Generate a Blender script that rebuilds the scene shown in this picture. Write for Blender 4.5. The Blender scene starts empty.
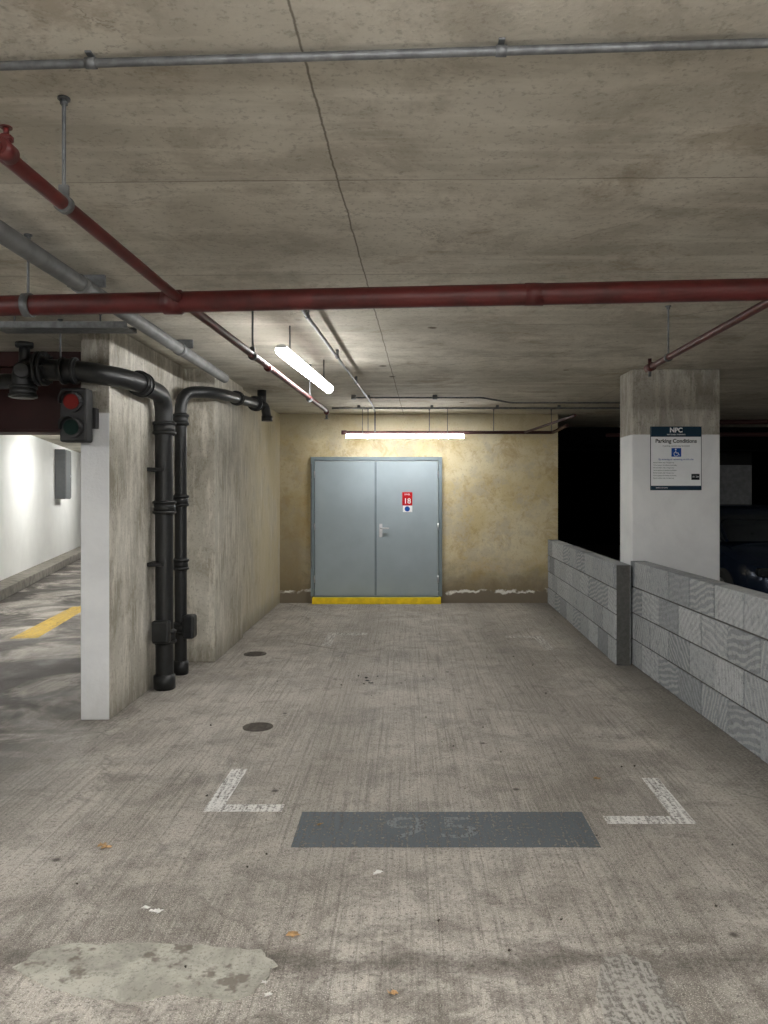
import bpy, bmesh, math, random
from mathutils import Vector, Matrix
random.seed(7)
S = bpy.context.scene
COL = S.collection
CH = 2.72   # ceiling height
CAMZ = 1.54

# ------------------------------------------------------------ node helpers
class NT:
    def __init__(s, name):
        s.m = bpy.data.materials.new(name); s.m.use_nodes = True
        s.t = s.m.node_tree; s.t.nodes.clear()
        s.out = s.n('ShaderNodeOutputMaterial')
        s.b = s.n('ShaderNodeBsdfPrincipled')
        s.l(s.b.outputs[0], s.out.inputs[0])
    def n(s, typ, **kw):
        x = s.t.nodes.new(typ)
        for k, v in kw.items(): setattr(x, k, v)
        return x
    def l(s, a, b): s.t.links.new(a, b)
    def put(s, inp, v):
        if isinstance(v, bpy.types.NodeSocket): s.l(v, inp)
        else:
            if isinstance(v, (tuple, list)) and len(v) == 3 and inp.type == 'RGBA': v = (*v, 1)
            inp.default_value = v
    def pos(s, scale=(1,1,1), obj=False, off=(0,0,0)):
        if obj: o = s.n('ShaderNodeTexCoord').outputs['Object']
        else: o = s.n('ShaderNodeNewGeometry').outputs['Position']
        mp = s.n('ShaderNodeMapping'); s.l(o, mp.inputs[0])
        mp.inputs['Scale'].default_value = scale; mp.inputs['Location'].default_value = off
        return mp.outputs[0]
    def noise(s, vec, scale, detail=4, rough=.6, dist=0):
        x = s.n('ShaderNodeTexNoise'); s.l(vec, x.inputs['Vector'])
        x.inputs['Scale'].default_value = scale; x.inputs['Detail'].default_value = detail
        x.inputs['Roughness'].default_value = rough; x.inputs['Distortion'].default_value = dist
        return x.outputs[0]
    def ramp(s, v, a, b, lo=0., hi=1.):
        x = s.n('ShaderNodeMapRange'); x.clamp = True; s.put(x.inputs[0], v)
        x.interpolation_type = 'SMOOTHSTEP' if b > a else 'LINEAR'
        x.inputs[1].default_value = a; x.inputs[2].default_value = b
        x.inputs[3].default_value = lo; x.inputs[4].default_value = hi
        return x.outputs[0]
    def mix(s, f, a, b, mode='MIX'):
        x = s.n('ShaderNodeMix', data_type='RGBA', blend_type=mode)
        s.put(x.inputs[0], f); s.put(x.inputs[6], a); s.put(x.inputs[7], b)
        return x.outputs[2]
    def math(s, op, a, b=0., c=0.):
        x = s.n('ShaderNodeMath', operation=op); s.put(x.inputs[0], a); s.put(x.inputs[1], b); s.put(x.inputs[2], c)
        return x.outputs[0]
    def crack(s, vec, wob, scale, wid):
        mp = s.n('ShaderNodeVectorMath', operation='ADD'); s.l(vec, mp.inputs[0])
        cb = s.n('ShaderNodeCombineXYZ'); s.l(wob, cb.inputs[0]); s.l(s.math('MULTIPLY', wob, -.8), cb.inputs[1]); s.l(cb.outputs[0], mp.inputs[1])
        vo = s.n('ShaderNodeTexVoronoi', feature='DISTANCE_TO_EDGE'); s.l(mp.outputs[0], vo.inputs['Vector']); vo.inputs['Scale'].default_value = scale
        return s.ramp(vo.outputs['Distance'], wid*.3, wid, 1, 0)
    def sep(s, vec=None):
        x = s.n('ShaderNodeSeparateXYZ'); s.l(vec if vec else s.pos(), x.inputs[0]); return x.outputs
    def bump(s, h, st, dist=.01):
        x = s.n('ShaderNodeBump'); s.put(x.inputs['Height'], h)
        x.inputs['Strength'].default_value = st; x.inputs['Distance'].default_value = dist
        s.l(x.outputs[0], s.b.inputs['Normal'])
    def col(s, c): s.put(s.b.inputs['Base Color'], c)
    def rough(s, r): s.put(s.b.inputs['Roughness'], r)

def srgb(r, g, b):
    f = lambda c: (c/255/12.92 if c/255 <= .04045 else ((c/255+.055)/1.055)**2.4)
    return (f(r), f(g), f(b))

def simple(name, c, rough=.5, metal=0, var=.15, scale=12, bump=0, spec=.5):
    m = NT(name); v = m.pos()
    n = m.noise(v, scale, 3)
    d = tuple(x*(1-var) for x in c); u = tuple(min(1, x*(1+var)) for x in c)
    f = m.ramp(n, .3, .7)
    m.col(m.mix(f, d, u)); m.rough(rough)
    m.b.inputs['Metallic'].default_value = metal
    m.b.inputs['Specular IOR Level'].default_value = spec
    if bump: m.bump(m.noise(v, scale*6, 2), bump, .003)
    return m.m

def emis(name, c, st):
    m = NT(name); m.col((.9,.9,.9)); m.b.inputs['Emission Color'].default_value = (*c, 1)
    m.b.inputs['Emission Strength'].default_value = st
    return m.m

# ------------------------------------------------------------ materials
def mat_floor():
    m = NT('floor_concrete'); v = m.pos(); X, Y, Z = m.sep()[0:3]
    big = m.noise(v, .55, 4, .6, .6); mid = m.noise(v, 2.6, 6, .75, .4); fine = m.noise(v, 60, 4, .8)
    gr = m.noise(v, 210, 1, .6)
    c = m.mix(m.ramp(big, .3, .7), srgb(154,148,141), srgb(186,180,172))
    c = m.mix(m.ramp(mid, .42, .62, 0, .6), c, srgb(202,197,189))
    bl = m.noise(m.pos(off=(4,7,0)), 1.5, 7, .78, .9)
    c = m.mix(m.ramp(bl, .47, .62, 0, .55), c, srgb(104,97,90))
    bl2 = m.noise(m.pos(off=(14,3,0)), 5.5, 5, .75, .5)
    c = m.mix(m.ramp(bl2, .51, .65, 0, .42), c, srgb(90,84,78))
    st = m.noise(m.pos((34, .55, 1)), 1.6, 5, .72)
    c = m.mix(m.ramp(st, .46, .67, 0, .55), c, srgb(94,88,81))
    st2 = m.noise(m.pos((60, 1.4, 1), off=(3,1,0)), 1.5, 4, .75)
    c = m.mix(m.ramp(st2, .5, .7, 0, .38), c, srgb(222,216,206))
    for xc in (-.45, 1.0):
        t = m.ramp(m.math('ABSOLUTE', m.math('SUBTRACT', X, xc)), .0, .33, .32, 0)
        c = m.mix(m.math('MULTIPLY', t, m.ramp(mid, .35, .6)), c, srgb(84,78,72))
    c = m.mix(m.ramp(fine, .50, .65, 0, .78), c, srgb(82,77,71))
    c = m.mix(m.ramp(gr, .53, .68, 0, .65), c, srgb(230,225,216))
    ck = m.math('MULTIPLY', m.crack(v, mid, .42, .007), m.ramp(big, .42, .58, .0, .35))
    c = m.mix(ck, c, srgb(66,61,56))
    vo = m.n('ShaderNodeTexVoronoi'); m.l(v, vo.inputs['Vector']); vo.inputs['Scale'].default_value = 2.3
    dd = m.math('ADD', vo.outputs['Distance'], m.math('MULTIPLY', fine, .05))
    c = m.mix(m.ramp(dd, .045, .085, .8, 0), c, srgb(58,52,47))
    j = m.math('ADD', Y, m.math('MULTIPLY', m.math('SUBTRACT', mid, .5), .3))
    jj = m.ramp(m.math('ABSOLUTE', m.math('SUBTRACT', j, 2.54)), .0, .10, .6, 0)
    c = m.mix(m.math('MULTIPLY', jj, m.ramp(fine, .3, .55, .4, 1)), c, srgb(70,64,59))
    fr = m.math('MULTIPLY', m.ramp(Y, 1.8, 3.8, .55, 0), m.ramp(bl2, .42, .58))
    c = m.mix(fr, c, srgb(88,82,76))
    lane = m.math('MULTIPLY', m.ramp(X, -2.7, -1.5, .9, 0), m.ramp(m.noise(v, .9, 4, .7, 1), .34, .54))
    c = m.mix(lane, c, srgb(54,50,48))
    g1 = m.math('MULTIPLY', m.ramp(m.math('ADD', X, m.math('MULTIPLY', mid, .5)), 1.75, 2.3, 0, .7), m.ramp(fine, .3, .55, .5, 1))
    c = m.mix(g1, c, srgb(78,74,69))
    m.col(c)
    m.rough(m.ramp(bl, .4, .65, .85, .5)); m.b.inputs['Specular IOR Level'].default_value = .35
    m.bump(m.math('ADD', m.math('MULTIPLY', st2, .8), fine), .55, .006)
    return m.m

def mat_ceiling():
    m = NT('ceiling_concrete'); v = m.pos(); X, Y, Z = m.sep()[0:3]
    a = m.noise(v, .7, 5, .6, .5); b = m.noise(m.pos(off=(9,2,0)), 2.2, 6, .75, .3); f = m.noise(v, 45, 3, .7)
    c = m.mix(m.ramp(a, .35, .65), srgb(184,179,166), srgb(214,209,196))
    c = m.mix(m.ramp(b, .45, .62, 0, .5), c, srgb(154,147,133))
    wv = m.noise(m.pos((.6, 5, 1)), 1.2, 5, .65, .2)
    c = m.mix(m.ramp(wv, .48, .66, 0, .4), c, srgb(230,226,214))
    s1 = m.noise(m.pos(off=(31,5,0)), 1.1, 7, .78, .5)
    c = m.mix(m.ramp(s1, .54, .66, 0, .45), c, srgb(136,119,95))
    c = m.mix(m.ramp(m.noise(m.pos((1,1,1), off=(2,22,0)), .45, 5, .7, 1.2), .52, .66, 0, .22), c, srgb(120,114,102))
    vo = m.n('ShaderNodeTexVoronoi'); m.l(v, vo.inputs['Vector']); vo.inputs['Scale'].default_value = 1.5
    dd = m.math('ADD', vo.outputs['Distance'], m.math('MULTIPLY', b, .16))
    c = m.mix(m.ramp(dd, .115, .15, .9, 0), c, srgb(72,58,44))
    wob = m.math('MULTIPLY', b, .03)
    xs = m.math('ADD', m.math('SUBTRACT', X, m.math('MULTIPLY', Y, .028)), wob)
    ln = None
    for x0, s in ((-.33+.015, .75), (2.11, .45), (-2.77, .45)):
        k = m.ramp(m.math('ABSOLUTE', m.math('SUBTRACT', xs, x0)), .001, .006, s, 0)
        ln = k if ln is None else m.math('MAXIMUM', ln, k)
    ys = m.math('ADD', m.math('ADD', Y, m.math('MULTIPLY', X, .02)), wob)
    ym = m.math('MODULO', m.math('ADD', ys, 12.22-2.3), 1.22)
    k = m.ramp(m.math('ABSOLUTE', m.math('SUBTRACT', ym, .61)), .001, .007, .55, 0)
    k = m.math('MULTIPLY', k, m.ramp(a, .40, .55, .15, 1))
    ln = m.math('MAXIMUM', ln, k)
    ln = m.math('MAXIMUM', ln, m.math('MULTIPLY', m.crack(v, b, .5, .006), m.ramp(a, .45, .6, 0, .35)))
    bd = m.math('FRACT', m.math('MULTIPLY', m.math('FLOOR', m.math('DIVIDE', m.math('ADD', ys, 12.22-2.3+.61), 1.22)), .37))
    c = m.mix(m.math('MULTIPLY', bd, .15), c, srgb(132,125,112))
    c = m.mix(ln, c, srgb(80,72,60))
    c = m.mix(m.ramp(f, .52, .70, 0, .4), c, srgb(124,118,106))
    m.col(c); m.rough(.9); m.b.inputs['Specular IOR Level'].default_value = .2
    m.bump(m.math('ADD', b, m.math('MULTIPLY', f, .3)), .3, .01)
    return m.m

def concrete(name, c1, c2, stain, white_below=None, warm=None, low=True):
    m = NT(name); v = m.pos(); X, Y, Z = m.sep()[0:3]
    a = m.noise(v, 1.5, 5, .65, .5); b = m.noise(m.pos((1,1,.5), off=(3,8,1)), 3.5, 6, .78, .4); f = m.noise(v, 60, 3, .75)
    c = m.mix(m.ramp(a, .35, .65), c1, c2)
    c = m.mix(m.ramp(b, .46, .64, 0, .65), c, stain)
    vv = m.noise(m.pos((9, 9, 1.6)), 1.3, 6, .75)
    c = m.mix(m.ramp(vv, .48, .62, 0, .6), c, tuple(min(1, x*1.3) for x in c2))
    if warm: c = m.mix(m.math('MULTIPLY', m.ramp(Y, 6.8, 10.5), m.ramp(a, .3, .6, .3, .9)), c, warm)
    c = m.mix(m.ramp(f, .53, .70, 0, .45), c, tuple(x*.5 for x in stain))
    if low: c = m.mix(m.ramp(m.math('ADD', Z, m.math('MULTIPLY', b, .2)), .1, .35, .5, 0), c, tuple(x*.6 for x in stain))
    if white_below:
        zz = m.math('ADD', Z, m.math('MULTIPLY', f, .01))
        w = m.ramp(zz, white_below, white_below+.012, 1, 0)
        wc = m.mix(m.ramp(a, .3, .7), srgb(222,224,227), srgb(236,238,240))
        wc = m.mix(m.ramp(m.math('ADD', Z, m.math('MULTIPLY', b, .5)), .2, .7, .45, 0), wc, srgb(150,148,144))
        c = m.mix(w, c, wc)
    m.col(c); m.rough(.85); m.b.inputs['Specular IOR Level'].default_value = .25
    m.bump(m.math('ADD', b, m.math('MULTIPLY', f, .4)), .45, .01)
    return m.m

def mat_backwall():
    m = NT('wall_yellowed_plaster'); v = m.pos(); X, Y, Z = m.sep()[0:3]
    a = m.noise(v, 1.6, 5, .65, .5); b = m.noise(m.pos(off=(5,1,2)), 4.5, 6, .75, .4); f = m.noise(v, 40, 3, .7)
    c = m.mix(m.ramp(a, .33, .66), srgb(206,190,146), srgb(220,210,180))
    c = m.mix(m.ramp(b, .47, .66, 0, .55), c, srgb(174,148,102))
    c = m.mix(m.ramp(m.noise(m.pos(off=(15,1,7)), 2.6, 6, .75), .48, .62, 0, .7), c, srgb(196,187,166))
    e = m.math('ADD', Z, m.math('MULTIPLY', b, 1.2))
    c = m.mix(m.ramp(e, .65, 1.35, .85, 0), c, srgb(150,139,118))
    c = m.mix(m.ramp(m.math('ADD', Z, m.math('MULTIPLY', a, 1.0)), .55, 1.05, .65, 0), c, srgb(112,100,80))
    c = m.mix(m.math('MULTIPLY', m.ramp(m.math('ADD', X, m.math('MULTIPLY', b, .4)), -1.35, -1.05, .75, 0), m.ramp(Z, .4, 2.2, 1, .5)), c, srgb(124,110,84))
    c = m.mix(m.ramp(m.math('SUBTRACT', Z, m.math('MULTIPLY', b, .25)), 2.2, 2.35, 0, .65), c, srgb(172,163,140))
    t = m.math('ADD', Z, m.math('MULTIPLY', m.noise(v, 6, 4), -.16))
    band = m.ramp(m.math('ABSOLUTE', m.math('SUBTRACT', t, .09)), .01, .03, 1, 0)
    c = m.mix(m.ramp(t, .085, .10, .8, 0), c, srgb(126,117,104))
    c = m.mix(m.math('MULTIPLY', band, m.ramp(m.noise(v, 3.5, 3), .38, .48)), c, srgb(244,242,236))
    c = m.mix(m.ramp(f, .55, .72, 0, .3), c, srgb(130,112,80))
    m.col(c); m.rough(.85); m.b.inputs['Specular IOR Level'].default_value = .25
    m.bump(m.math('ADD', b, m.math('MULTIPLY', f, .3)), .35, .012)
    return m.m

def mat_block():
    m = NT('concrete_block'); g = m.n('ShaderNodeNewGeometry'); r = g.outputs['Random Per Island']
    o = m.n('ShaderNodeTexCoord').outputs['Object']
    vr = m.n('ShaderNodeVectorRotate'); vr.rotation_type = 'Y_AXIS'
    m.l(o, vr.inputs['Vector']); m.l(m.math('MULTIPLY', m.math('ROUND', m.math('MULTIPLY', r, 7)), .9), vr.inputs['Angle'])
    w = m.n('ShaderNodeTexWave'); m.l(vr.outputs[0], w.inputs['Vector'])
    w.inputs['Scale'].default_value = 7; w.inputs['Distortion'].default_value = 9; w.inputs['Detail'].default_value = 2
    w.inputs['Detail Scale'].default_value = .5
    v = m.pos(); n = m.noise(v, 22, 4, .7); n2 = m.noise(v, 130, 2, .7)
    c = m.mix(r, srgb(130,135,139), srgb(180,184,187))
    c = m.mix(m.math('MULTIPLY', m.ramp(w.outputs['Fac'], .35, .8), m.ramp(m.math('FRACT', m.math('MULTIPLY', r, 13)), .1, .5, .10, .36)), c, srgb(212,214,214))
    c = m.mix(m.ramp(n, .48, .68, 0, .45), c, srgb(108,111,113))
    c = m.mix(m.ramp(n2, .53, .68, 0, .55), c, srgb(80,83,86))
    m.col(c); m.rough(.9); m.b.inputs['Specular IOR Level'].default_value = .2
    m.bump(m.math('ADD', n2, m.math('MULTIPLY', w.outputs['Fac'], .5)), .6, .006)
    return m.m

def paint_worn(name, c, cover=.5, alpha=1.0, lo=.08):
    m = NT(name); v = m.pos()
    n = m.noise(v, 55, 4, .75); n1 = m.noise(m.pos((30, 2, 1)), 2, 4, .7)
    m.col(m.mix(m.ramp(n1, .4, .7, 0, .4), c, tuple(x*.6 for x in c))); m.rough(.75)
    a = m.ramp(m.math('ADD', m.math('MULTIPLY', n, .6), m.math('MULTIPLY', n1, .4)), cover-.08, cover+.06, alpha, lo)
    m.l(a, m.b.inputs['Alpha'])
    return m.m

def mat_patch():
    m = NT('cement_patch'); v = m.pos()
    a = m.noise(v, 6, 5, .7, .5); f = m.noise(v, 90, 2, .7)
    c = m.mix(m.ramp(a, .35, .65), srgb(148,146,137), srgb(182,180,170))
    c = m.mix(m.ramp(m.noise(m.pos(off=(3,3,0)), 6, 4, .7), .55, .63, 0, .75), c, srgb(94,84,76))
    c = m.mix(m.ramp(f, .52, .68, 0, .5), c, srgb(100,96,90))
    m.col(c); m.rough(.8); m.bump(a, .4, .006); return m.m

M_floor = mat_floor(); M_ceil = mat_ceiling(); M_back = mat_backwall(); M_block = mat_block()
M_wallL = concrete('wall_stained_concrete', srgb(176,172,161), srgb(204,200,190), srgb(138,131,115), warm=srgb(190,178,147))
M_col = concrete('painted_column', srgb(152,148,140), srgb(174,170,161), srgb(122,116,104), white_below=2.11)
M_dark = simple('shade_black_concrete', (.006,.006,.007), .95, var=.3, scale=2, spec=.05)  # near-black colour paints in the darkness of the far bay
M_mid = simple('plain_grey_concrete', srgb(175,172,166), .9, var=.1, scale=2, spec=.2)
M_white = simple('white_painted_wall', srgb(236,237,234), .8, var=.03, scale=2, spec=.2)
M_kerb = simple('kerb_concrete', srgb(128,124,117), .9, var=.25, scale=8, bump=.3)
M_mortar = simple('mortar', srgb(84,84,82), .95, var=.2, scale=30, bump=.3)
M_blk = simple('black_cast_iron', (.010,.011,.012), .42, var=.3, scale=20)
M_blkm = simple('black_matt', (.010,.010,.011), .6, var=.3, scale=20)
M_red = simple('sprinkler_red_paint', srgb(80,24,23), .45, var=.3, scale=9)
M_dred = simple('dark_red_paint', srgb(52,15,15), .6, var=.2, scale=3)
M_galv = simple('galvanised_steel', srgb(108,110,112), .5, metal=.5, var=.25, scale=25)
M_grey = simple('grey_pvc_pipe', srgb(108,109,109), .6, var=.2, scale=8)
M_door = simple('door_blue_grey_paint', srgb(156,169,176), .5, var=.05, scale=2)
M_frame = simple('door_frame_paint', srgb(118,132,139), .5, var=.08, scale=5)
M_steel = simple('brushed_steel', (.6,.6,.62), .3, metal=1, var=.1)
M_yel = simple('safety_yellow_paint', srgb(246,212,18), .55, var=.12, scale=14)
M_house = simple('white_fitting_housing', (.75,.75,.75), .4, var=.03)
M_signw = simple('sign_white', srgb(238,241,244), .5, var=.02, spec=.2)
M_teal = simple('sign_dark_teal', srgb(22,50,68), .5, var=.04, spec=.2)
M_sblue = simple('sign_blue', srgb(28,80,160), .5, var=.04, spec=.2)
M_sred = simple('sign_red', srgb(184,20,28), .5, var=.04, spec=.2)
M_sblk = simple('sign_black', srgb(22,26,30), .5, var=.04, spec=.2)
M_stxt = simple('sign_text_grey', srgb(76,90,100), .5, var=.02, spec=.2)
M_lensr = simple('red_signal_lens', (.06,.006,.005), .5, var=.1, spec=.1)
M_lensr.node_tree.nodes['Principled BSDF'].inputs['Emission Color'].default_value = (1,.05,.03,1)
M_lensr.node_tree.nodes['Principled BSDF'].inputs['Emission Strength'].default_value = .04
M_lensg = simple('green_signal_lens', (.004,.016,.013), .55, var=.1, spec=.08)
M_iron = simple('iron_cover', srgb(84,78,72), .7, var=.25, scale=40, bump=.4)
M_patch = mat_patch()
M_cabinet = simple('cabinet_grey', srgb(96,100,102), .5, var=.06)
M_line = paint_worn('worn_white_line', srgb(236,235,232), .55)
M_line2 = paint_worn('faded_white_line', srgb(232,230,224), .53, .85)
M_yline = paint_worn('worn_yellow_line', srgb(216,182,84), .56, .85)
M_plate = paint_worn('number_panel_paint', srgb(104,113,120), .56, .76, .4)
M_num = paint_worn('number_paint', srgb(150,155,158), .55, .7)
M_leaf = simple('dry_leaf', srgb(176,142,100), .8, var=.35, scale=30)
M_litter = simple('paper_litter', srgb(225,225,222), .7, var=.1, scale=30)
M_carp = simple('car_paint_dark', (.016,.026,.050), .18, metal=.4, var=.05)
M_glass = simple('car_glass_tint', (.02,.024,.028), .06, var=.05)
M_tyre = simple('tyre_rubber', (.02,.02,.02), .85)
LC = (1.0, .992, .975)
M_led = emis('led_diffuser', LC, 42)
M_ledb = emis('led_diffuser_wall', LC, 62)
M_tube = emis('fill_tube_glow', LC, 132)  # glow of the unseen fill tubes
M_tubel = emis('fill_tube_glow_dim', LC, 80)  # weaker glow for the unseen tube added to light the car

# ------------------------------------------------------------ mesh helpers
def obj(name, me, mat=None, parent=None):
    o = bpy.data.objects.new(name, me); COL.objects.link(o)
    if mat is not None and hasattr(me, 'materials'): me.materials.append(mat)
    if parent: o.parent = parent
    return o
def empty(name):
    e = bpy.data.objects.new(name, None); COL.objects.link(e); e.empty_display_size = .1; return e
def box(name, x0, x1, y0, y1, z0, z1, mat, parent=None, bev=0, seg=2):
    bm = bmesh.new(); bmesh.ops.create_cube(bm, size=1)
    bmesh.ops.scale(bm, vec=(x1-x0, y1-y0, z1-z0), verts=bm.verts)
    bmesh.ops.translate(bm, vec=((x0+x1)/2, (y0+y1)/2, (z0+z1)/2), verts=bm.verts)
    if bev: bmesh.ops.bevel(bm, geom=bm.edges[:], offset=bev, segments=seg, affect='EDGES', profile=.5)
    me = bpy.data.meshes.new(name); bm.to_mesh(me); bm.free()
    return obj(name, me, mat, parent)
def prism(name, pts, z0, z1, mat, parent=None, bev=0):
    bm = bmesh.new(); vs = [bm.verts.new((x, y, z0)) for x, y in pts]
    f = bm.faces.new(vs); r = bmesh.ops.extrude_face_region(bm, geom=[f])
    bmesh.ops.translate(bm, vec=(0, 0, z1-z0), verts=[g for g in r['geom'] if isinstance(g, bmesh.types.BMVert)])
    bmesh.ops.recalc_face_normals(bm, faces=bm.faces)
    if bev: bmesh.ops.bevel(bm, geom=bm.edges[:], offset=bev, segments=2, affect='EDGES', profile=.5)
    me = bpy.data.meshes.new(name); bm.to_mesh(me); bm.free()
    return obj(name, me, mat, parent)
def cyl(name, a, b, r, mat, parent=None, seg=28, r2=None, bev=0):
    a = Vector(a); b = Vector(b); d = b-a
    bm = bmesh.new(); bmesh.ops.create_cone(bm, cap_ends=True, segments=seg, radius1=r, radius2=r if r2 is None else r2, depth=d.length)
    if bev: bmesh.ops.bevel(bm, geom=[e for e in bm.edges if len(e.link_faces) == 2 and any(len(f.verts) > 4 for f in e.link_faces)], offset=bev, segments=2, affect='EDGES')
    for f in bm.faces: f.smooth = len(f.verts) == 4
    bmesh.ops.transform(bm, matrix=Matrix.Translation((a+b)/2) @ d.to_track_quat('Z', 'Y').to_matrix().to_4x4(), verts=bm.verts)
    me = bpy.data.meshes.new(name); bm.to_mesh(me); bm.free()
    return obj(name, me, mat, parent)
def fillet(pts, r, n=8):
    pts = [Vector(p) for p in pts]; out = [pts[0]]
    for i in range(1, len(pts)-1):
        p = pts[i]; a = pts[i-1]-p; b = pts[i+1]-p
        rr = min(r, a.length*.48, b.length*.48)
        A = p+a.normalized()*rr; B = p+b.normalized()*rr
        for k in range(n+1):
            t = k/n; out.append(A*(1-t)**2 + p*2*t*(1-t) + B*t*t)
    out.append(pts[-1]); return out
def tube(name, pts, r, mat, parent=None, fil=.1, res=7):
    cu = bpy.data.curves.new(name, 'CURVE'); cu.dimensions = '3D'; cu.bevel_depth = r; cu.bevel_resolution = res; cu.use_fill_caps = True
    P = fillet(pts, fil) if len(pts) > 2 else [Vector(p) for p in pts]
    sp = cu.splines.new('POLY'); sp.points.add(len(P)-1)
    for i, p in enumerate(P): sp.points[i].co = (*p, 1)
    o = bpy.data.objects.new(name, cu); COL.objects.link(o); cu.materials.append(mat)
    dg = bpy.context.evaluated_depsgraph_get(); me = bpy.data.meshes.new_from_object(o.evaluated_get(dg))
    bpy.data.objects.remove(o)
    for f in me.polygons: f.use_smooth = True
    o2 = bpy.data.objects.new(name, me); COL.objects.link(o2)
    if not me.materials: me.materials.append(mat)
    if parent: o2.parent = parent
    return o2
def text(name, s, size, loc, rot, mat, parent=None, ext=.0006, align='CENTER', bold=0):
    cu = bpy.data.curves.new(name, 'FONT'); cu.body = s; cu.size = size; cu.extrude = ext; cu.align_x = align; cu.align_y = 'CENTER'; cu.offset = bold
    o = bpy.data.objects.new(name, cu); COL.objects.link(o); o.location = loc; o.rotation_euler = rot
    cu.materials.append(mat)
    if parent: o.parent = parent
    return o
def rod(name, x, y, z, parent, r=.006, ring=None):
    tube(name, [(x, y, z), (x, y, CH-.001)], r, M_galv, parent, res=3)
    cyl(name+'_plate', (x, y, CH-.007), (x, y, CH-.001), .018, M_galv, parent, seg=16)
    cyl(name+'_nut', (x, y, CH-.022), (x, y, CH-.007), .011, M_galv, parent, seg=6)

# ------------------------------------------------------------ room shell
box('floor', -10, 10, -5, 24, -.2, 0, M_floor)
box('ceiling', -10, 10, -5, 24, CH, CH+.3, M_ceil)
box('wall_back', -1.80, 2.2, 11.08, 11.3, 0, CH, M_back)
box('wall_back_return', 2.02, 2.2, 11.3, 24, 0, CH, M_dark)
box('wall_rear', -10, 10, -5.2, -5, 0, CH, M_white)
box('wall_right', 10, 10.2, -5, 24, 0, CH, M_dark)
box('wall_left', -10.2, -10, -5, 24, 0, CH, M_mid)
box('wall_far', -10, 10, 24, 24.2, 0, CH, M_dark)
def wall_div():
    P = [(-2.23,5.29),(-2.03,5.29),(-2.03,7.14),(-1.76,7.14),(-1.76,8.36),(-1.80,8.36),(-1.80,11.3),(-2.23,11.3)]
    o = prism('wall_divider', P, 0, CH, M_wallL, bev=.008)
    o.data.materials.append(M_col)
    for f in o.data.polygons:
        if f.normal.y < -.6 and f.center.y < 5.4: f.material_index = 1
        if f.normal.x < -.9: f.material_index = 1
    box('wall_divider_extension', -2.23, -2.02, 11.3, 24, 0, CH, M_white)
wall_div()
d = Vector((-.27, 1)).normalized(); n = Vector((-d.y, d.x))
p0 = Vector((-6.35, 11.6)); A = p0 - d*7.5; B = p0 + d*11.6
prism('wall_ramp', [A, B, B+n*.2, A+n*.2], 0, CH, M_white)
k = -n*.33; e0 = -n*.002
prism('ramp_kerb', [A+e0, B+e0, B+k, A+k], 0, .16, M_kerb, bev=.012)
box('added_dark_beam', 2.21, 9.99, 13.2, 13.7, 2.32, CH-.001, M_dark)  # added beam, near-black so the bay ceiling drops into darkness

def pillar(x0, x1, y0, y1, name):
    return box(name, x0, x1, y0, y1, 0, CH, M_col, bev=.01)
pillar(2.11, 2.93, 7.16, 7.56, 'concrete_pillar')
p2 = pillar(5.75, 6.4, 14.2, 14.8, 'concrete_pillar.001')
p2.data.materials[0] = simple('shaded_pillar_concrete', srgb(26,26,26), .9)  # shade of the bay put into the pillar's concrete colour
box('pillar_panel', 5.76, 6.39, 14.185, 14.199, 1.25, 2.11, simple('shaded_white_paint', srgb(130,132,135), .7), p2)  # white paint band, greyed in colour to look shaded

def block_wall(name, a, b, h0, h1, th, off):
    a = Vector((*a, 0)); b = Vector((*b, 0)); L = (b-a).length
    root = empty(name); ang = math.atan2(b.y-a.y, b.x-a.x)
    bm = bmesh.new(); ch = h0/4; g = .013
    for c in range(4):
        u = -((c % 2)*.225 + off)
        while u < L:
            s = max(u, 0)+g/2; e = min(u+.45, L)-g/2
            if e-s > .03:
                r = bmesh.ops.create_cube(bm, size=1)['verts']
                hh = ch-g
                bmesh.ops.scale(bm, vec=(e-s, th, hh), verts=r)
                bmesh.ops.translate(bm, vec=((s+e)/2, th/2+random.uniform(-.003,.003), c*ch+ch/2), verts=r)
            u += .45
    bmesh.ops.bevel(bm, geom=bm.edges[:], offset=.005, segments=2, affect='EDGES', profile=.5)
    me = bpy.data.meshes.new('blocks'); bm.to_mesh(me); bm.free()
    obj('blocks', me, M_block, root)
    box('mortar', .004, L-.004, .010, th-.010, 0, h0-.010, M_mortar, root)
    root.location = a; root.rotation_euler = (0, 0, ang)
    return root
block_wall('block_wall', (2.075, 7.10), (2.075, 1.2), .95, .95, .14, .1)
w2 = block_wall('block_wall', (2.05, 11.06), (1.915, 7.0), .92, .92, .14, .3)

# ------------------------------------------------------------ double door
D = empty('door_1'); Yb = 11.079
fx0, fx1, fz = -1.353, .532, 2.10
box('frame_jamb_a', fx0, fx0+.055, Yb-.05, Yb, .1, fz, M_frame, D, .004)
box('frame_jamb_b', fx1-.055, fx1, Yb-.05, Yb, .1, fz, M_frame, D, .004)
box('frame_head', fx0+.0551, fx1-.0551, Yb-.05, Yb, fz-.055, fz, M_frame, D, .004)
sx = -.417
box('leaf_1', fx0+.06, sx-.003, Yb-.036, Yb-.002, .115, fz-.06, M_door, D, .003)
box('leaf_2', sx+.003, fx1-.06, Yb-.036, Yb-.002, .115, fz-.06, M_door, D, .003)
box('meeting_strip', sx-.018, sx+.012, Yb-.042, Yb-.036, .115, fz-.065, M_frame, D, .002)
for zz in (.35, 1.1, 1.85):
    cyl('hinge', (fx0+.058, Yb-.052, zz-.05), (fx0+.058, Yb-.052, zz+.05), .009, M_steel, D, 12)
    cyl('hinge', (fx1-.058, Yb-.052, zz-.05), (fx1-.058, Yb-.052, zz+.05), .009, M_steel, D, 12)
hx = sx+.07
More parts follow.
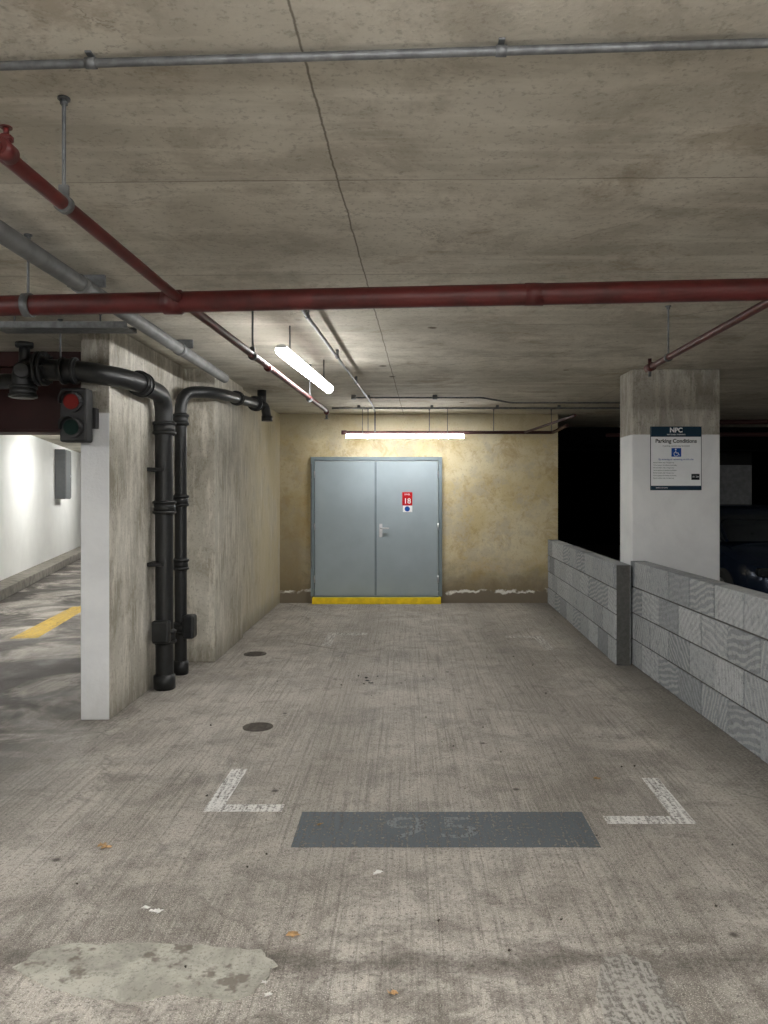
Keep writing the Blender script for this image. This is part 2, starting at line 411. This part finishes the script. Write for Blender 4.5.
box('handle_plate', hx-.022, hx+.022, Yb-.042, Yb-.036, .95, 1.14, M_steel, D, .003)
tube('lever', [(hx, Yb-.04, 1.08), (hx, Yb-.09, 1.08), (hx+.12, Yb-.09, 1.08)], .011, M_steel, D, .02)
cyl('lock_cylinder', (hx, Yb-.052, 1.0), (hx, Yb-.04, 1.0), .013, M_steel, D, 16)
box('cable_drop', fx0+.005, fx0+.02, Yb-.062, Yb-.05, .5, 2.0, M_galv, D)
E = empty('door_number_sign')
box('board_red', -.04, .105, Yb-.041, Yb-.037, 1.405, 1.595, M_sred, E, .002)
box('board_white', -.03, .105, Yb-.041, Yb-.037, 1.31, 1.40, M_signw, E, .001)
cyl('blue_disc', (.033, Yb-.043, 1.355), (.033, Yb-.0405, 1.355), .037, M_sblue, E, 28)
R = (math.pi/2, 0, 0)
text('digits', '18', .105, (.033, Yb-.043, 1.465), R, M_signw, E, bold=.001)
text('caption', 'LEVEL', .033, (.033, Yb-.043, 1.562), R, M_signw, E)
T = empty('door_threshold_step')
box('step', fx0+.03, fx1-.02, Yb-.12, Yb-.0, .0, .09, M_yel, T, .006)
box('sill', fx0+.05, fx1-.05, Yb-.06, Yb, .0905, .113, M_frame, T, .003)

# ------------------------------------------------------------ light fittings
def batten(cx, cy, z, L, ang, mat, q=1.0):
    r = empty('led_batten_light')
    box('housing', -L/2, L/2, -.028*q, .028*q, .015, .035, M_house, r, .005)
    bm = bmesh.new(); prof = []
    for i in range(11):
        t = math.pi*i/10; prof.append((-.032*q*math.cos(t), .018-.045*q*math.sin(t)**.8))
    va = [bm.verts.new((-L/2+.004, a, b)) for a, b in prof]; vb = [bm.verts.new((L/2-.004, a, b)) for a, b in prof]
    for i in range(10): bm.faces.new((va[i], va[i+1], vb[i+1], vb[i])).smooth = True
    bm.faces.new(va); bm.faces.new(vb[::-1]); bm.faces.new((va[0], vb[0], vb[-1], va[-1]))
    bmesh.ops.recalc_face_normals(bm, faces=bm.faces)
    me = bpy.data.meshes.new('diffuser'); bm.to_mesh(me); bm.free(); obj('diffuser', me, mat, r)
    for s in (-1, 1):
        box('end_cap', s*(L/2)-.012 if s > 0 else -L/2, L/2 if s > 0 else -L/2+.012, -.02, .02, .03, .042, M_house, r, .003)
        cyl('hanger', (s*L*.36, 0, .034), (s*L*.36, 0, CH-z-.001), .005, M_galv, r, 10)
    r.location = (cx, cy, z); r.rotation_euler = (0, 0, ang)
    return r
def tube_light(cx, cy, z, L, ang, mt=None):
    r = empty('unseen_fill_light')
    box('spine', -L/2, L/2, -.02, .02, .05, .09, M_house, r, .005)
    for sy in (-.06, .06):
        cyl('tube', (-L/2+.02, sy, 0), (L/2-.02, sy, 0), .019, mt or M_tube, r, 10)
    for s in (-1, 1):
        box('holder', s*(L/2)-.015, s*(L/2)+.015, -.085, .085, -.025, .06, M_house, r, .004)
        cyl('hanger', (s*L*.36, 0, .09), (s*L*.36, 0, CH-z-.001), .005, M_galv, r, 10)
    r.location = (cx, cy, z); r.rotation_euler = (0, 0, ang)
batten(-.75, 6.0, 2.50, 1.85, math.atan2(1.95, .14), M_led, 1.25)
batten(0, 10.3, 2.34, 1.58, 0, M_ledb)
for (x, y, a) in ((-1.0, -.1, math.pi/2), (1.0, -.1, math.pi/2), (4.3, -.3, math.pi/2), (0, -3.0, 0), (-4.0, 1.6, math.pi/2)):  # unseen fill tubes around the camera, multiplied to brighten floor and ceiling
    tube_light(x, y, 2.36, 1.58, a)
for (x, y, a) in ((-4.3, 9.3, math.pi/2), (-5.6, 14.6, math.pi/2), (-6.5, 19, math.pi/2), (8.3, 8.0, math.pi/2)):  # unseen tubes added to brighten the ramp lane and the parked car
    tube_light(x, y, 2.56, 1.58, a, M_tubel if x > 0 else M_tube)

# ------------------------------------------------------------ sprinkler pipes
P = empty('sprinkler_pipe')
def yl(x): return 3.33 - .084*x
tube('main', [(-6, yl(-6), 2.4), (5.5, yl(5.5), 2.4)], .046, M_red, P)
for x in (-1.70, 1.9, -4.2, 4.2):
    y = yl(x)
    cyl('clamp', (x-.018, y, 2.4), (x+.018, y, 2.4), .053, M_galv, P)
    rod('rod', x, y, 2.44, P)
for x in (-1.03, .55): cyl('coupling', (x-.045, yl(x), 2.4), (x+.045, yl(x), 2.4), .048 if x > 0 else .054, M_red, P, bev=.006)
B = P
tube('branch_run', [(-1.02, 1.4, 2.40), (-1.0, 3.35, 2.41), (-.81, 8.0, 2.42)], .021, M_red, B, .3)
for y, x in ((1.93, -1.003), (5.2, -.925), (7.96, -.81)):
    cyl('tee', (x, y-.03, 2.405), (x, y+.03, 2.405), .025, M_red, B, bev=.004)
cyl('riser', (-1.0, 1.93, 2.42), (-1.0, 1.93, 2.44), .013, M_red, B)
cyl('cap_nut', (-1.0, 1.93, 2.43), (-1.0, 1.93, 2.442), .018, M_red, B, 6)
cyl('sprinkler_head', (-1.0, 1.93, 2.442), (-1.0, 1.93, 2.462), .007, M_red, B)
cyl('deflector', (-1.0, 1.93, 2.462), (-1.0, 1.93, 2.465), .015, M_red, B)
cyl('drop_head', (-.81, 7.96, 2.40), (-.81, 7.96, 2.34), .012, M_galv, B)
cyl('drop_deflector', (-.81, 7.96, 2.34), (-.81, 7.96, 2.335), .024, M_galv, B)
for y, x in ((2.28, -1.01), (4.75, -.94), (6.9, -.855)):
    cyl('branch_clamp', (x, y-.014, 2.405), (x, y+.014, 2.405), .027, M_galv, B)
    rod('branch_rod', x, y, 2.42, B)
    box('clip', x-.014, x+.014, y-.006, y+.006, 2.42, 2.46, M_galv, B)
C = P
tube('side_run', [(1.61, 3.2, 2.4), (1.64, 5.15, 2.4)], .02, M_red, C)
cyl('end_tee', (1.64, 5.1, 2.4), (1.64, 5.2, 2.4), .028, M_red, C)
cyl('head', (1.64, 5.16, 2.4), (1.64, 5.16, 2.46), .012, M_red, C)
cyl('drop', (1.64, 5.16, 2.4), (1.64, 5.16, 2.34), .010, M_galv, C)
cyl('side_clamp', (1.633, 4.76, 2.4), (1.634, 4.79, 2.4), .026, M_galv, C)
rod('side_rod', 1.633, 4.775, 2.42, C)
Fp = empty('sprinkler_pipe')
tube('run', [(-.83, 10.42, 2.40), (2.0, 10.42, 2.40), (2.02, 9.6, 2.42)], .022, M_dred, Fp, .06)
tube('tail', [(1.62, 10.42, 2.4), (1.9, 8.6, 2.44)], .016, M_dred, Fp)
for x in (-.5, .33, 1.2, 1.98): rod('rod', x, 10.42, 2.41, Fp)
cyl('cap', (-.86, 10.42, 2.40), (-.79, 10.42, 2.40), .030, M_dred, Fp)
G = empty('sprinkler_pipe')
tube('run', [(2.6, 9.2, 2.42), (8, 9.0, 2.42)], .03, M_dred, G)
tube('run2', [(3.0, 11.5, 2.45), (9, 11.2, 2.45)], .03, M_dred, G)
for x in (3.5, 5.5, 7.5):
    rod('rod', x, 9.2-.037*(x-2.6), 2.43, G); rod('rod', x, 11.5-.05*(x-3), 2.46, G)

K = empty('electrical_conduit')
def cy(x): return 2.0-.042*x
tube('run', [(-3.5, cy(-3.5)+.05, 2.697), (3.5, cy(3.5)-.02, 2.697)], .0115, M_galv, K)
for x in (-.84, .25, 1.4, -2.2):
    y = cy(x)+.015-.01*x
    box('saddle', x-.008, x+.008, y-.022, y+.022, CH-.006, CH-.001, M_galv, K)
    cyl('coupler', (x-.014, y, 2.697), (x+.014, y, 2.697), .0145, M_galv, K)
K2 = empty('electrical_conduit')
tube('run', [(-.62, 4.55, 2.66), (-.41, 9.2, 2.66), (-.40, 9.6, 2.66), (-.40, 10.25, 2.66)], .011, M_galv, K2, .05)
for y in (4.8, 6.2, 7.6, 9.0):
    x = -.62+.21*(y-4.55)/4.65
    cyl('spacer', (x, y, 2.66), (x, y, CH-.001), .012, M_galv, K2, 12); cyl('coupler', (x, y-.02, 2.66), (x, y+.02, 2.66), .016, M_galv, K2, 14)
cyl('drop', (-.40, 10.25, 2.66), (-.40, 10.25, 2.39), .01, M_galv, K2)
K3 = empty('electrical_conduit')
tube('run', [(-.95, 10.0, 2.68), (3.1, 10.0, 2.68)], .013, M_galv, K3)
tube('run2', [(-.6, 9.0, 2.69), (.9, 9.0, 2.69), (1.3, 9.5, 2.69), (3, 9.5, 2.69)], .010, M_galv, K3, .05)
for x in (-.6, .35, 1.2, 2.0, 2.8):
    cyl('spacer', (x, 10, 2.68), (x, 10, CH-.001), .02, M_galv, K3, 12)
    if x < 1.2: cyl('junction', (x, 9.0, 2.67), (x, 9.0, CH-.001), .03, M_galv, K3, 14)
Q = empty('grey_service_pipe')
tube('run', [(-1.64, 1.0, 2.61), (-1.64, 7.0, 2.61)], .042, M_grey, Q)
tube('run_small', [(-1.76, 1.0, 2.66), (-1.76, 6.9, 2.66)], .018, M_galv, Q)
for y in (2.2, 3.9, 5.6):
    cyl('collar', (-1.64, y-.03, 2.61), (-1.64, y+.03, 2.61), .048, M_grey, Q)
    box('strap', -1.80, -1.60, y+.2, y+.22, 2.655, CH-.001, M_galv, Q)
Q2 = empty('cable_tray')
box('tray', -2.6, -1.75, 4.85, 5.02, 2.60, 2.61, M_galv, Q2)
box('lip_a', -2.6, -1.75, 4.845, 4.85, 2.60, 2.64, M_galv, Q2); box('lip_b', -2.6, -1.75, 5.02, 5.025, 2.60, 2.64, M_galv, Q2)
for x in (-2.5, -1.95): rod('rod', x, 4.93, 2.61, Q2)

# ------------------------------------------------------------ black drain pipes
W = empty('drain_pipe')
r1 = .07
tube('run', [(-2.40, 5.14, 2.385), (-2.12, 5.14, 2.37), (-1.93, 5.45, 2.36), (-1.92, 6.13, 2.34), (-1.92, 6.15, .1)], r1, M_blk, W, .16)
def ring(c, d, r, L, nm='coupling', par=None):
    c = Vector(c); d = Vector(d).normalized()
    cyl(nm, c-d*L/2, c+d*L/2, r, M_blk, par or W, bev=.008)
    for s in (-1, 1): cyl(nm+'_bead', c+d*(s*L*.32)-d*.01, c+d*(s*L*.32)+d*.01, r+.008, M_blk, par or W)
ring((-2.24, 5.14, 2.375), (1, 0, 0), .082, .12)
ring((-1.928, 5.62, 2.357), (0, 1, -.02), .084, .12)
for z in (2.08, 1.45, .42): ring((-1.92, 6.145, z), (0, 0, 1), .084, .12)
cyl('foot', (-1.92, 6.15, 0), (-1.92, 6.15, .12), .085, M_blk, W, bev=.01)
box('access_door', -1.99, -1.85, 6.03, 6.11, .38, .56, M_blk, W, .02)
for z in (1.75, 1.0):
    box('bracket', -2.029, -1.90, 6.05, 6.25, z-.015, z+.015, M_blkm, W, .004)
cyl('flange_a', (-2.42, 5.14, 2.39), (-2.395, 5.14, 2.39), .115, M_blk, W, bev=.004)
cyl('flange_b', (-2.455, 5.14, 2.39), (-2.43, 5.14, 2.39), .115, M_blk, W, bev=.004)
tube('elbow', [(-2.44, 5.14, 2.39), (-2.55, 5.14, 2.39), (-2.56, 5.16, 2.22)], .068, M_blk, W, .09)
ring((-2.56, 5.16, 2.24), (0, 0, 1), .082, .09)
cyl('valve_neck', (-2.54, 5.14, 2.42), (-2.54, 5.14, 2.55), .035, M_blk, W)
cyl('valve_cap', (-2.54, 5.14, 2.53), (-2.54, 5.14, 2.565), .06, M_blk, W, 8, bev=.004)
cyl('inspection_boss', (-2.52, 5.09, 2.37), (-2.50, 5.01, 2.36), .05, M_blk, W, bev=.006)
for i in range(6):
    a = i*math.pi/3
    cyl('bolt', (-2.475, 5.14+.095*math.cos(a), 2.39+.095*math.sin(a)), (-2.375, 5.14+.095*math.cos(a), 2.39+.095*math.sin(a)), .009, M_blkm, W, 6)
tube('run_back', [(-2.56, 5.2, 2.36), (-2.9, 5.9, 2.42), (-3.6, 6.1, 2.44)], .06, M_blk, W, .1)
rod('rod', -2.3, 5.14, 2.42, W)
W2 = empty('drain_pipe')
tube('run', [(-1.94, 6.66, .1), (-1.94, 6.66, 2.44), (-1.74, 6.9, 2.47), (-1.665, 7.2, 2.48), (-1.65, 8.5, 2.56)], .052, M_blk, W2, .16)
for z in (2.2, 1.5, .95, .4): ring((-1.94, 6.66, z), (0, 0, 1), .064, .11, 'coupling', W2)
cyl('foot', (-1.94, 6.66, 0), (-1.94, 6.66, .12), .066, M_blk, W2, bev=.008)
box('access_door', -1.90, -1.80, 6.55, 6.68, .32, .52, M_blk, W2, .02)
ring((-1.66, 7.6, 2.505), (0, 1, .06), .064, .1, 'coupling', W2)
ring((-1.65, 8.5, 2.56), (0, 1, .06), .075, .14, 'coupling', W2)
tube('elbow_up', [(-1.65, 8.5, 2.56), (-1.57, 8.62, 2.56), (-1.55, 8.65, 2.42)], .05, M_blk, W2, .06)
cyl('stub_up', (-1.60, 8.6, 2.55), (-1.60, 8.6, CH-.001), .05, M_blk, W2)
cyl('stub_end', (-1.55, 8.65, 2.44), (-1.55, 8.65, 2.38), .062, M_blk, W2)

# ------------------------------------------------------------ traffic signal
Tl = empty('traffic_signal_light')
box('body', -2.30, -2.12, 5.12, 5.24, 1.90, 2.26, M_blkm, Tl, .015)
for z, m_ in ((2.165, M_lensr), (1.995, M_lensg)):
    cyl('lens_ring', (-2.21, 5.10, z), (-2.21, 5.125, z), .068, M_blkm, Tl)
    cyl('lens', (-2.21, 5.093, z), (-2.21, 5.11, z), .050, m_, Tl)
    bm = bmesh.new(); A_ = []; B_ = []
    for i in range(13):
        t = math.radians(-10+200*i/12)
        A_.append(bm.verts.new((-2.21+.07*math.cos(t), 5.12, z+.07*math.sin(t))))
        B_.append(bm.verts.new((-2.21+.07*math.cos(t), 5.02+.04*(1-max(0, math.sin(t))), z+.07*math.sin(t))))
    for i in range(12): bm.faces.new((A_[i], A_[i+1], B_[i+1], B_[i])).smooth = True
    me = bpy.data.meshes.new('visor'); bm.to_mesh(me); bm.free(); v = obj('visor', me, M_blkm, Tl)
    md = v.modifiers.new('t', 'SOLIDIFY'); md.thickness = .004
box('mount', -2.22, -2.10, 5.23, 5.288, 2.0, 2.14, M_blkm, Tl, .005)

H = empty('height_restriction_beam')
box('web', -8.0, -2.24, 6.35, 6.5, 2.08, 2.60, M_dred, H, .01)
box('flange_low', -8.0, -2.24, 6.28, 6.57, 2.06, 2.085, M_dred, H, .004)
box('flange_top', -8.0, -2.24, 6.28, 6.57, 2.60, CH-.001, M_dred, H, .004)

cab = empty('electrical_cabinet')
cp = p0 + d*6.4 - n*.002
box('body', -.40, .40, -.22, 0, 1.47, 2.6, M_cabinet, cab, .01)
box('door_panel', -.37, .37, -.235, -.22, 1.50, 2.57, M_cabinet, cab, .005)
cyl('lock', (.22, -.25, 2.0), (.22, -.235, 2.0), .02, M_steel, cab)
cab.location = (cp.x, cp.y, 0)
cab.rotation_euler[2] = math.atan2(d.y, d.x)

# ------------------------------------------------------------ parking sign on pillar
Sg = empty('parking_conditions_sign'); ys = 7.16
X0, X1, Z0, Z1 = 2.285, 2.75, 1.60, 2.18
box('board_back', X0-.006, X1+.006, ys-.005, ys-.001, Z0-.006, Z1+.006, M_teal, Sg, .001)
box('board', X0, X1, ys-.008, ys-.0052, Z0, Z1, M_signw, Sg, .001)
def slab(nm, a, b, c, e, m_): return box(nm, a, b, ys-.0095, ys-.0082, c, e, m_, Sg)
slab('header', X0, X1, 2.09, Z1, M_teal); slab('footer', X0, X1, Z0, 1.635, M_teal)
slab('icon', 2.475, 2.565, 1.905, 1.985, M_sblue)
slab('panel', 2.66, 2.735, 1.69, 1.745, M_sblk)
xc = (X0+X1)/2
text('logo', 'NPC', .06, (xc, ys-.011, 2.15), R, M_signw, Sg, bold=.002)
text('sub', 'NATIONAL PARKING', .018, (xc, ys-.011, 2.11), R, M_signw, Sg)
text('title', 'Parking Conditions', .050, (xc, ys-.0095, 2.05), R, M_sblk, Sg, bold=.001)
text('l2', 'A parking contract may be formed', .018, (xc, ys-.0095, 2.005), R, M_stxt, Sg)
cyl('icon_head', (2.514, ys-.0108, 1.973), (2.514, ys-.0095, 1.973), .007, M_signw, Sg, 16)
tube('icon_body', [(2.513, ys-.0105, 1.962), (2.516, ys-.0105, 1.940), (2.536, ys-.0105, 1.940), (2.546, ys-.0105, 1.918)], .003, M_signw, Sg, .002, 3)
tube('icon_wheel', [(2.516+.019*math.cos(math.radians(a)), ys-.0105, 1.930+.019*math.sin(math.radians(a))) for a in range(110, 350, 15)], .0025, M_signw, Sg, .001, 3)
text('l3', 'By entering or remaining on this site', .022, (xc, ys-.0095, 1.88), R, M_sblue, Sg)
for i in range(7):
    text('para', 'Terms apply to all vehicles at all times.' if i % 2 else 'Permit holders only. Charges may', .014, (X0+.02, ys-.0095, 1.85-i*.024), R, M_stxt, Sg, align='LEFT')
text('phone', '01 234', .022, (2.70, ys-.011, 1.718), R, M_signw, Sg)
text('foot', 'notice of terms', .018, (X0+.1, ys-.011, 1.617), R, M_signw, Sg)

# ------------------------------------------------------------ floor markings
def flat(name, polys, mat, z=.0025):
    me = bpy.data.meshes.new(name); vs = []; fs = []
    for p in polys:
        i = len(vs); vs += [(x, y, z) for x, y in p]; fs.append(tuple(range(i, i+len(p))))
    me.from_pydata(vs, [], fs); return obj(name, me, mat)
flat('bay_corner_marking', [[(-.985,3.75),(-.60,3.75),(-.60,3.84),(-.985,3.84)], [(-.985,3.84),(-.895,3.84),(-.885,4.34),(-.975,4.34)]], M_line)
flat('bay_corner_marking', [[(.95,3.61),(1.37,3.61),(1.37,3.70),(.95,3.70)], [(1.28,3.70),(1.37,3.70),(1.38,4.2),(1.29,4.2)]], M_line)
flat('bay_corner_marking', [[(-.86,8.50),(-.42,8.50),(-.42,8.66),(-.86,8.66)], [(-.86,7.9),(-.76,7.9),(-.76,8.50),(-.86,8.50)]], M_line2)
flat('bay_corner_marking', [[(1.1,8.35),(1.5,8.35),(1.5,8.47),(1.1,8.47)], [(1.40,7.7),(1.5,7.7),(1.5,8.35),(1.40,8.35)]], M_line2)
flat('bay_number_panel', [[(-.5,3.37),(.86,3.37),(.86,3.75),(-.5,3.75)]], M_plate, .002)
t = text('bay_number_marking', '95', .34, (.13, 3.56, .004), (0, 0, 0), M_num, ext=0); t.data.space_character = 1.1; t.scale = (1.3, .95, 1)
flat('lane_marking', [[(-4.26,8.3),(-3.98,8.35),(-4.40,10.8),(-4.62,10.7)]], M_yline)

def cover(x, y, r):
    e = empty('drain_cover')
    cyl('rim', (x, y, 0), (x, y, .004), r, M_iron, e, 40); cyl('lid', (x, y, .004), (x, y, .007), r*.86, M_iron, e, 40)
    for i in range(-3, 4): box('rib', x-r*.6, x+r*.6, y+i*r*.2-.003, y+i*r*.2+.003, .007, .0095, M_iron, e)
cover(-.98, 5.13, .1); cover(-1.46, 7.5, .11)

def blob(name, outline, z, mat):
    pts = fillet([(x, y, 0) for x, y in outline]+[(*outline[0], 0)], .05, 3)
    P2 = [(p.x+random.uniform(-.012,.012), p.y+random.uniform(-.01,.01)) for p in pts[:-1]]
    return prism(name, P2, 0, z, mat)
def px(x, y):
    Y = CAMZ*770/(y-496); return ((x-405)*Y/770, Y)
blob('cement_patch', [px(*q) for q in ((12,970),(35,952),(70,944),(115,946),(150,942),(200,946),(255,950),(280,962),(262,985),(240,1004),(205,1000),(185,992),(140,1002),(90,1000),(50,990))], .005, M_patch)
M_patch2 = paint_worn('thin_cement_skim', srgb(206,202,195), .54, .65, .15)
blob('cement_smear', [px(*q) for q in ((598,958),(640,955),(665,985),(690,1023),(700,1060),(610,1060),(600,1000))], .002, M_patch2)

def leaf_mesh(spots, name, mat, sz):
    bm = bmesh.new()
    for (x, y) in spots:
        a = random.uniform(0, 6.28); s = sz*random.uniform(.6, 1.2); vs = []
        k = random.choice((5, 7))
        for i in range(2*k):
            rr = s*(1 if i % 2 else .55)*random.uniform(.75, 1.1); t = a+i*math.pi/k
            vs.append(bm.verts.new((x+rr*math.cos(t), y+.7*rr*math.sin(t), .007+random.uniform(0, .01))))
        c = bm.verts.new((x, y, .006))
        for i in range(len(vs)): bm.faces.new((vs[i], vs[(i+1) % len(vs)], c))
    me = bpy.data.meshes.new(name); bm.to_mesh(me); bm.free(); return obj(name, me, mat)
leaf_mesh([px(*q) for q in ((103,847),(106,849),(320,826),(293,937),(392,996),(597,780))], 'fallen_leaves', M_leaf, .034)
leaf_mesh([px(*q) for q in ((377,875),(147,910),(153,913),(159,914),(265,985),(268,998))], 'paper_litter', M_litter, .024)
leaf_mesh([(random.uniform(-1.3, 1.6), random.uniform(2.4, 7.5)) for i in range(40)], 'grit_debris', simple('dark_grit', (.05,.04,.03), .9), .008)
leaf_mesh([px(368,682), px(366,679), px(371,684)], 'debris_clump', M_blkm, .035)

# ------------------------------------------------------------ parked car in the dark bay
def car(cx, cy):
    c = empty('car')
    st = [
      (-2.15,.62,.35,.55,.62),(-2.05,.80,.22,.62,.74),(-1.6,.87,.2,.74,.88),(-1.0,.89,.2,.82,.97),(-.2,.90,.2,.86,.98),(.8,.90,.2,.88,1.0),(1.5,.88,.2,.88,1.02),(2.0,.82,.25,.85,.98),(2.15,.66,.38,.75,.86)]
    bm = bmesh.new(); rows = []
    for y, w, zl, zb, zt in st:
        half = [(w*.75, zl), (w*.97, zl+.08), (w, (zl+zb)/2), (w*.98, zb), (w*.86, zt-.02), (w*.45, zt+.015)]
        rows.append([bm.verts.new((-a, y, b)) for a, b in half] + [bm.verts.new((a, y, b)) for a, b in half[::-1]])
    for i in range(len(rows)-1):
        for j in range(12): bm.faces.new((rows[i][j], rows[i][(j+1) % 12], rows[i+1][(j+1) % 12], rows[i+1][j]))
    bm.faces.new(rows[0]); bm.faces.new(rows[-1][::-1]); bmesh.ops.recalc_face_normals(bm, faces=bm.faces)
    for f in bm.faces: f.smooth = True
    me = bpy.data.meshes.new('body'); bm.to_mesh(me); bm.free(); b = obj('body', me, M_carp, c)
    b.modifiers.new('s', 'SUBSURF').render_levels = 2; b.modifiers[0].levels = 2
    cs = [(-1.15,.74,.72,.95,.96),(-.45,.76,.62,.95,1.34),(.1,.77,.6,.95,1.43),(.9,.77,.6,.95,1.42),(1.6,.74,.6,.95,1.28),(2.0,.7,.66,.9,.98)]
    bm = bmesh.new(); rows = []
    for y, w, wt, z0, z1 in cs:
        rows.append([bm.verts.new((-w, y, z0)), bm.verts.new((-wt, y, z1-.05*(z1-z0))), bm.verts.new((-wt*.6, y, z1)), bm.verts.new((wt*.6, y, z1)), bm.verts.new((wt, y, z1-.05*(z1-z0))), bm.verts.new((w, y, z0))])
    for i in range(len(rows)-1):
        for j in range(5):
            f = bm.faces.new((rows[i][j], rows[i][j+1], rows[i+1][j+1], rows[i+1][j])); f.smooth = True
            f.material_index = 1 if (j in (1, 2, 3) and i in (1, 2, 3)) else 0
    bmesh.ops.recalc_face_normals(bm, faces=bm.faces)
    me = bpy.data.meshes.new('cabin'); bm.to_mesh(me); bm.free(); g = obj('cabin', me, M_glass, c); me.materials.append(M_carp)
    g.modifiers.new('s', 'SUBSURF').levels = 2; g.modifiers[0].render_levels = 2
    for s in (-1, 1):
        for wy in (-1.35, 1.35):
            cyl('tyre', (s*.68, wy, .32), (s*.90, wy, .32), .32, M_tyre, c, 36, bev=.03)
            cyl('rim', (s*.895, wy, .32), (s*.91, wy, .32), .2, M_steel, c, 24)
        box('mirror', s*.98-.09, s*.98+.09, -.72, -.60, .95, 1.08, M_carp, c, .03)
        box('headlight', s*.62-.14, s*.62+.14, -2.12, -1.98, .6, .7, M_glass, c, .03)
        tube('pillar_trim', [(s*.73, -1.15, .97), (s*.61, -.45, 1.33)], .02, M_carp, c)
    box('number_plate', -.26, .26, -2.18, -2.165, .4, .5, M_signw, c)
    c.location = (cx, cy, 0)
car(4.85, 11.0)
box('added_dark_beam', 2.25, 9.9, 20, 20.4, 2.3, CH-.001, M_dark)  # another added near-black beam, deeper in the dark bay

# ------------------------------------------------------------ camera / world
w = bpy.data.worlds.new('w'); S.world = w; w.use_nodes = True
w.node_tree.nodes['Background'].inputs[0].default_value = (.5,.55,.6,1); w.node_tree.nodes['Background'].inputs[1].default_value = .05
cd = bpy.data.cameras.new('camera'); co = bpy.data.objects.new('camera', cd); COL.objects.link(co)
co.location = (0, 0, CAMZ); co.rotation_euler = (math.pi/2, 0, 0)
cd.sensor_fit = 'VERTICAL'; cd.sensor_height = 24; cd.lens = 24*770/1024
cd.shift_x = -21/1024; cd.shift_y = -16/1024; cd.clip_start = .05
S.camera = co
S.view_settings.view_transform = 'Standard'
S.view_settings.look = 'None'
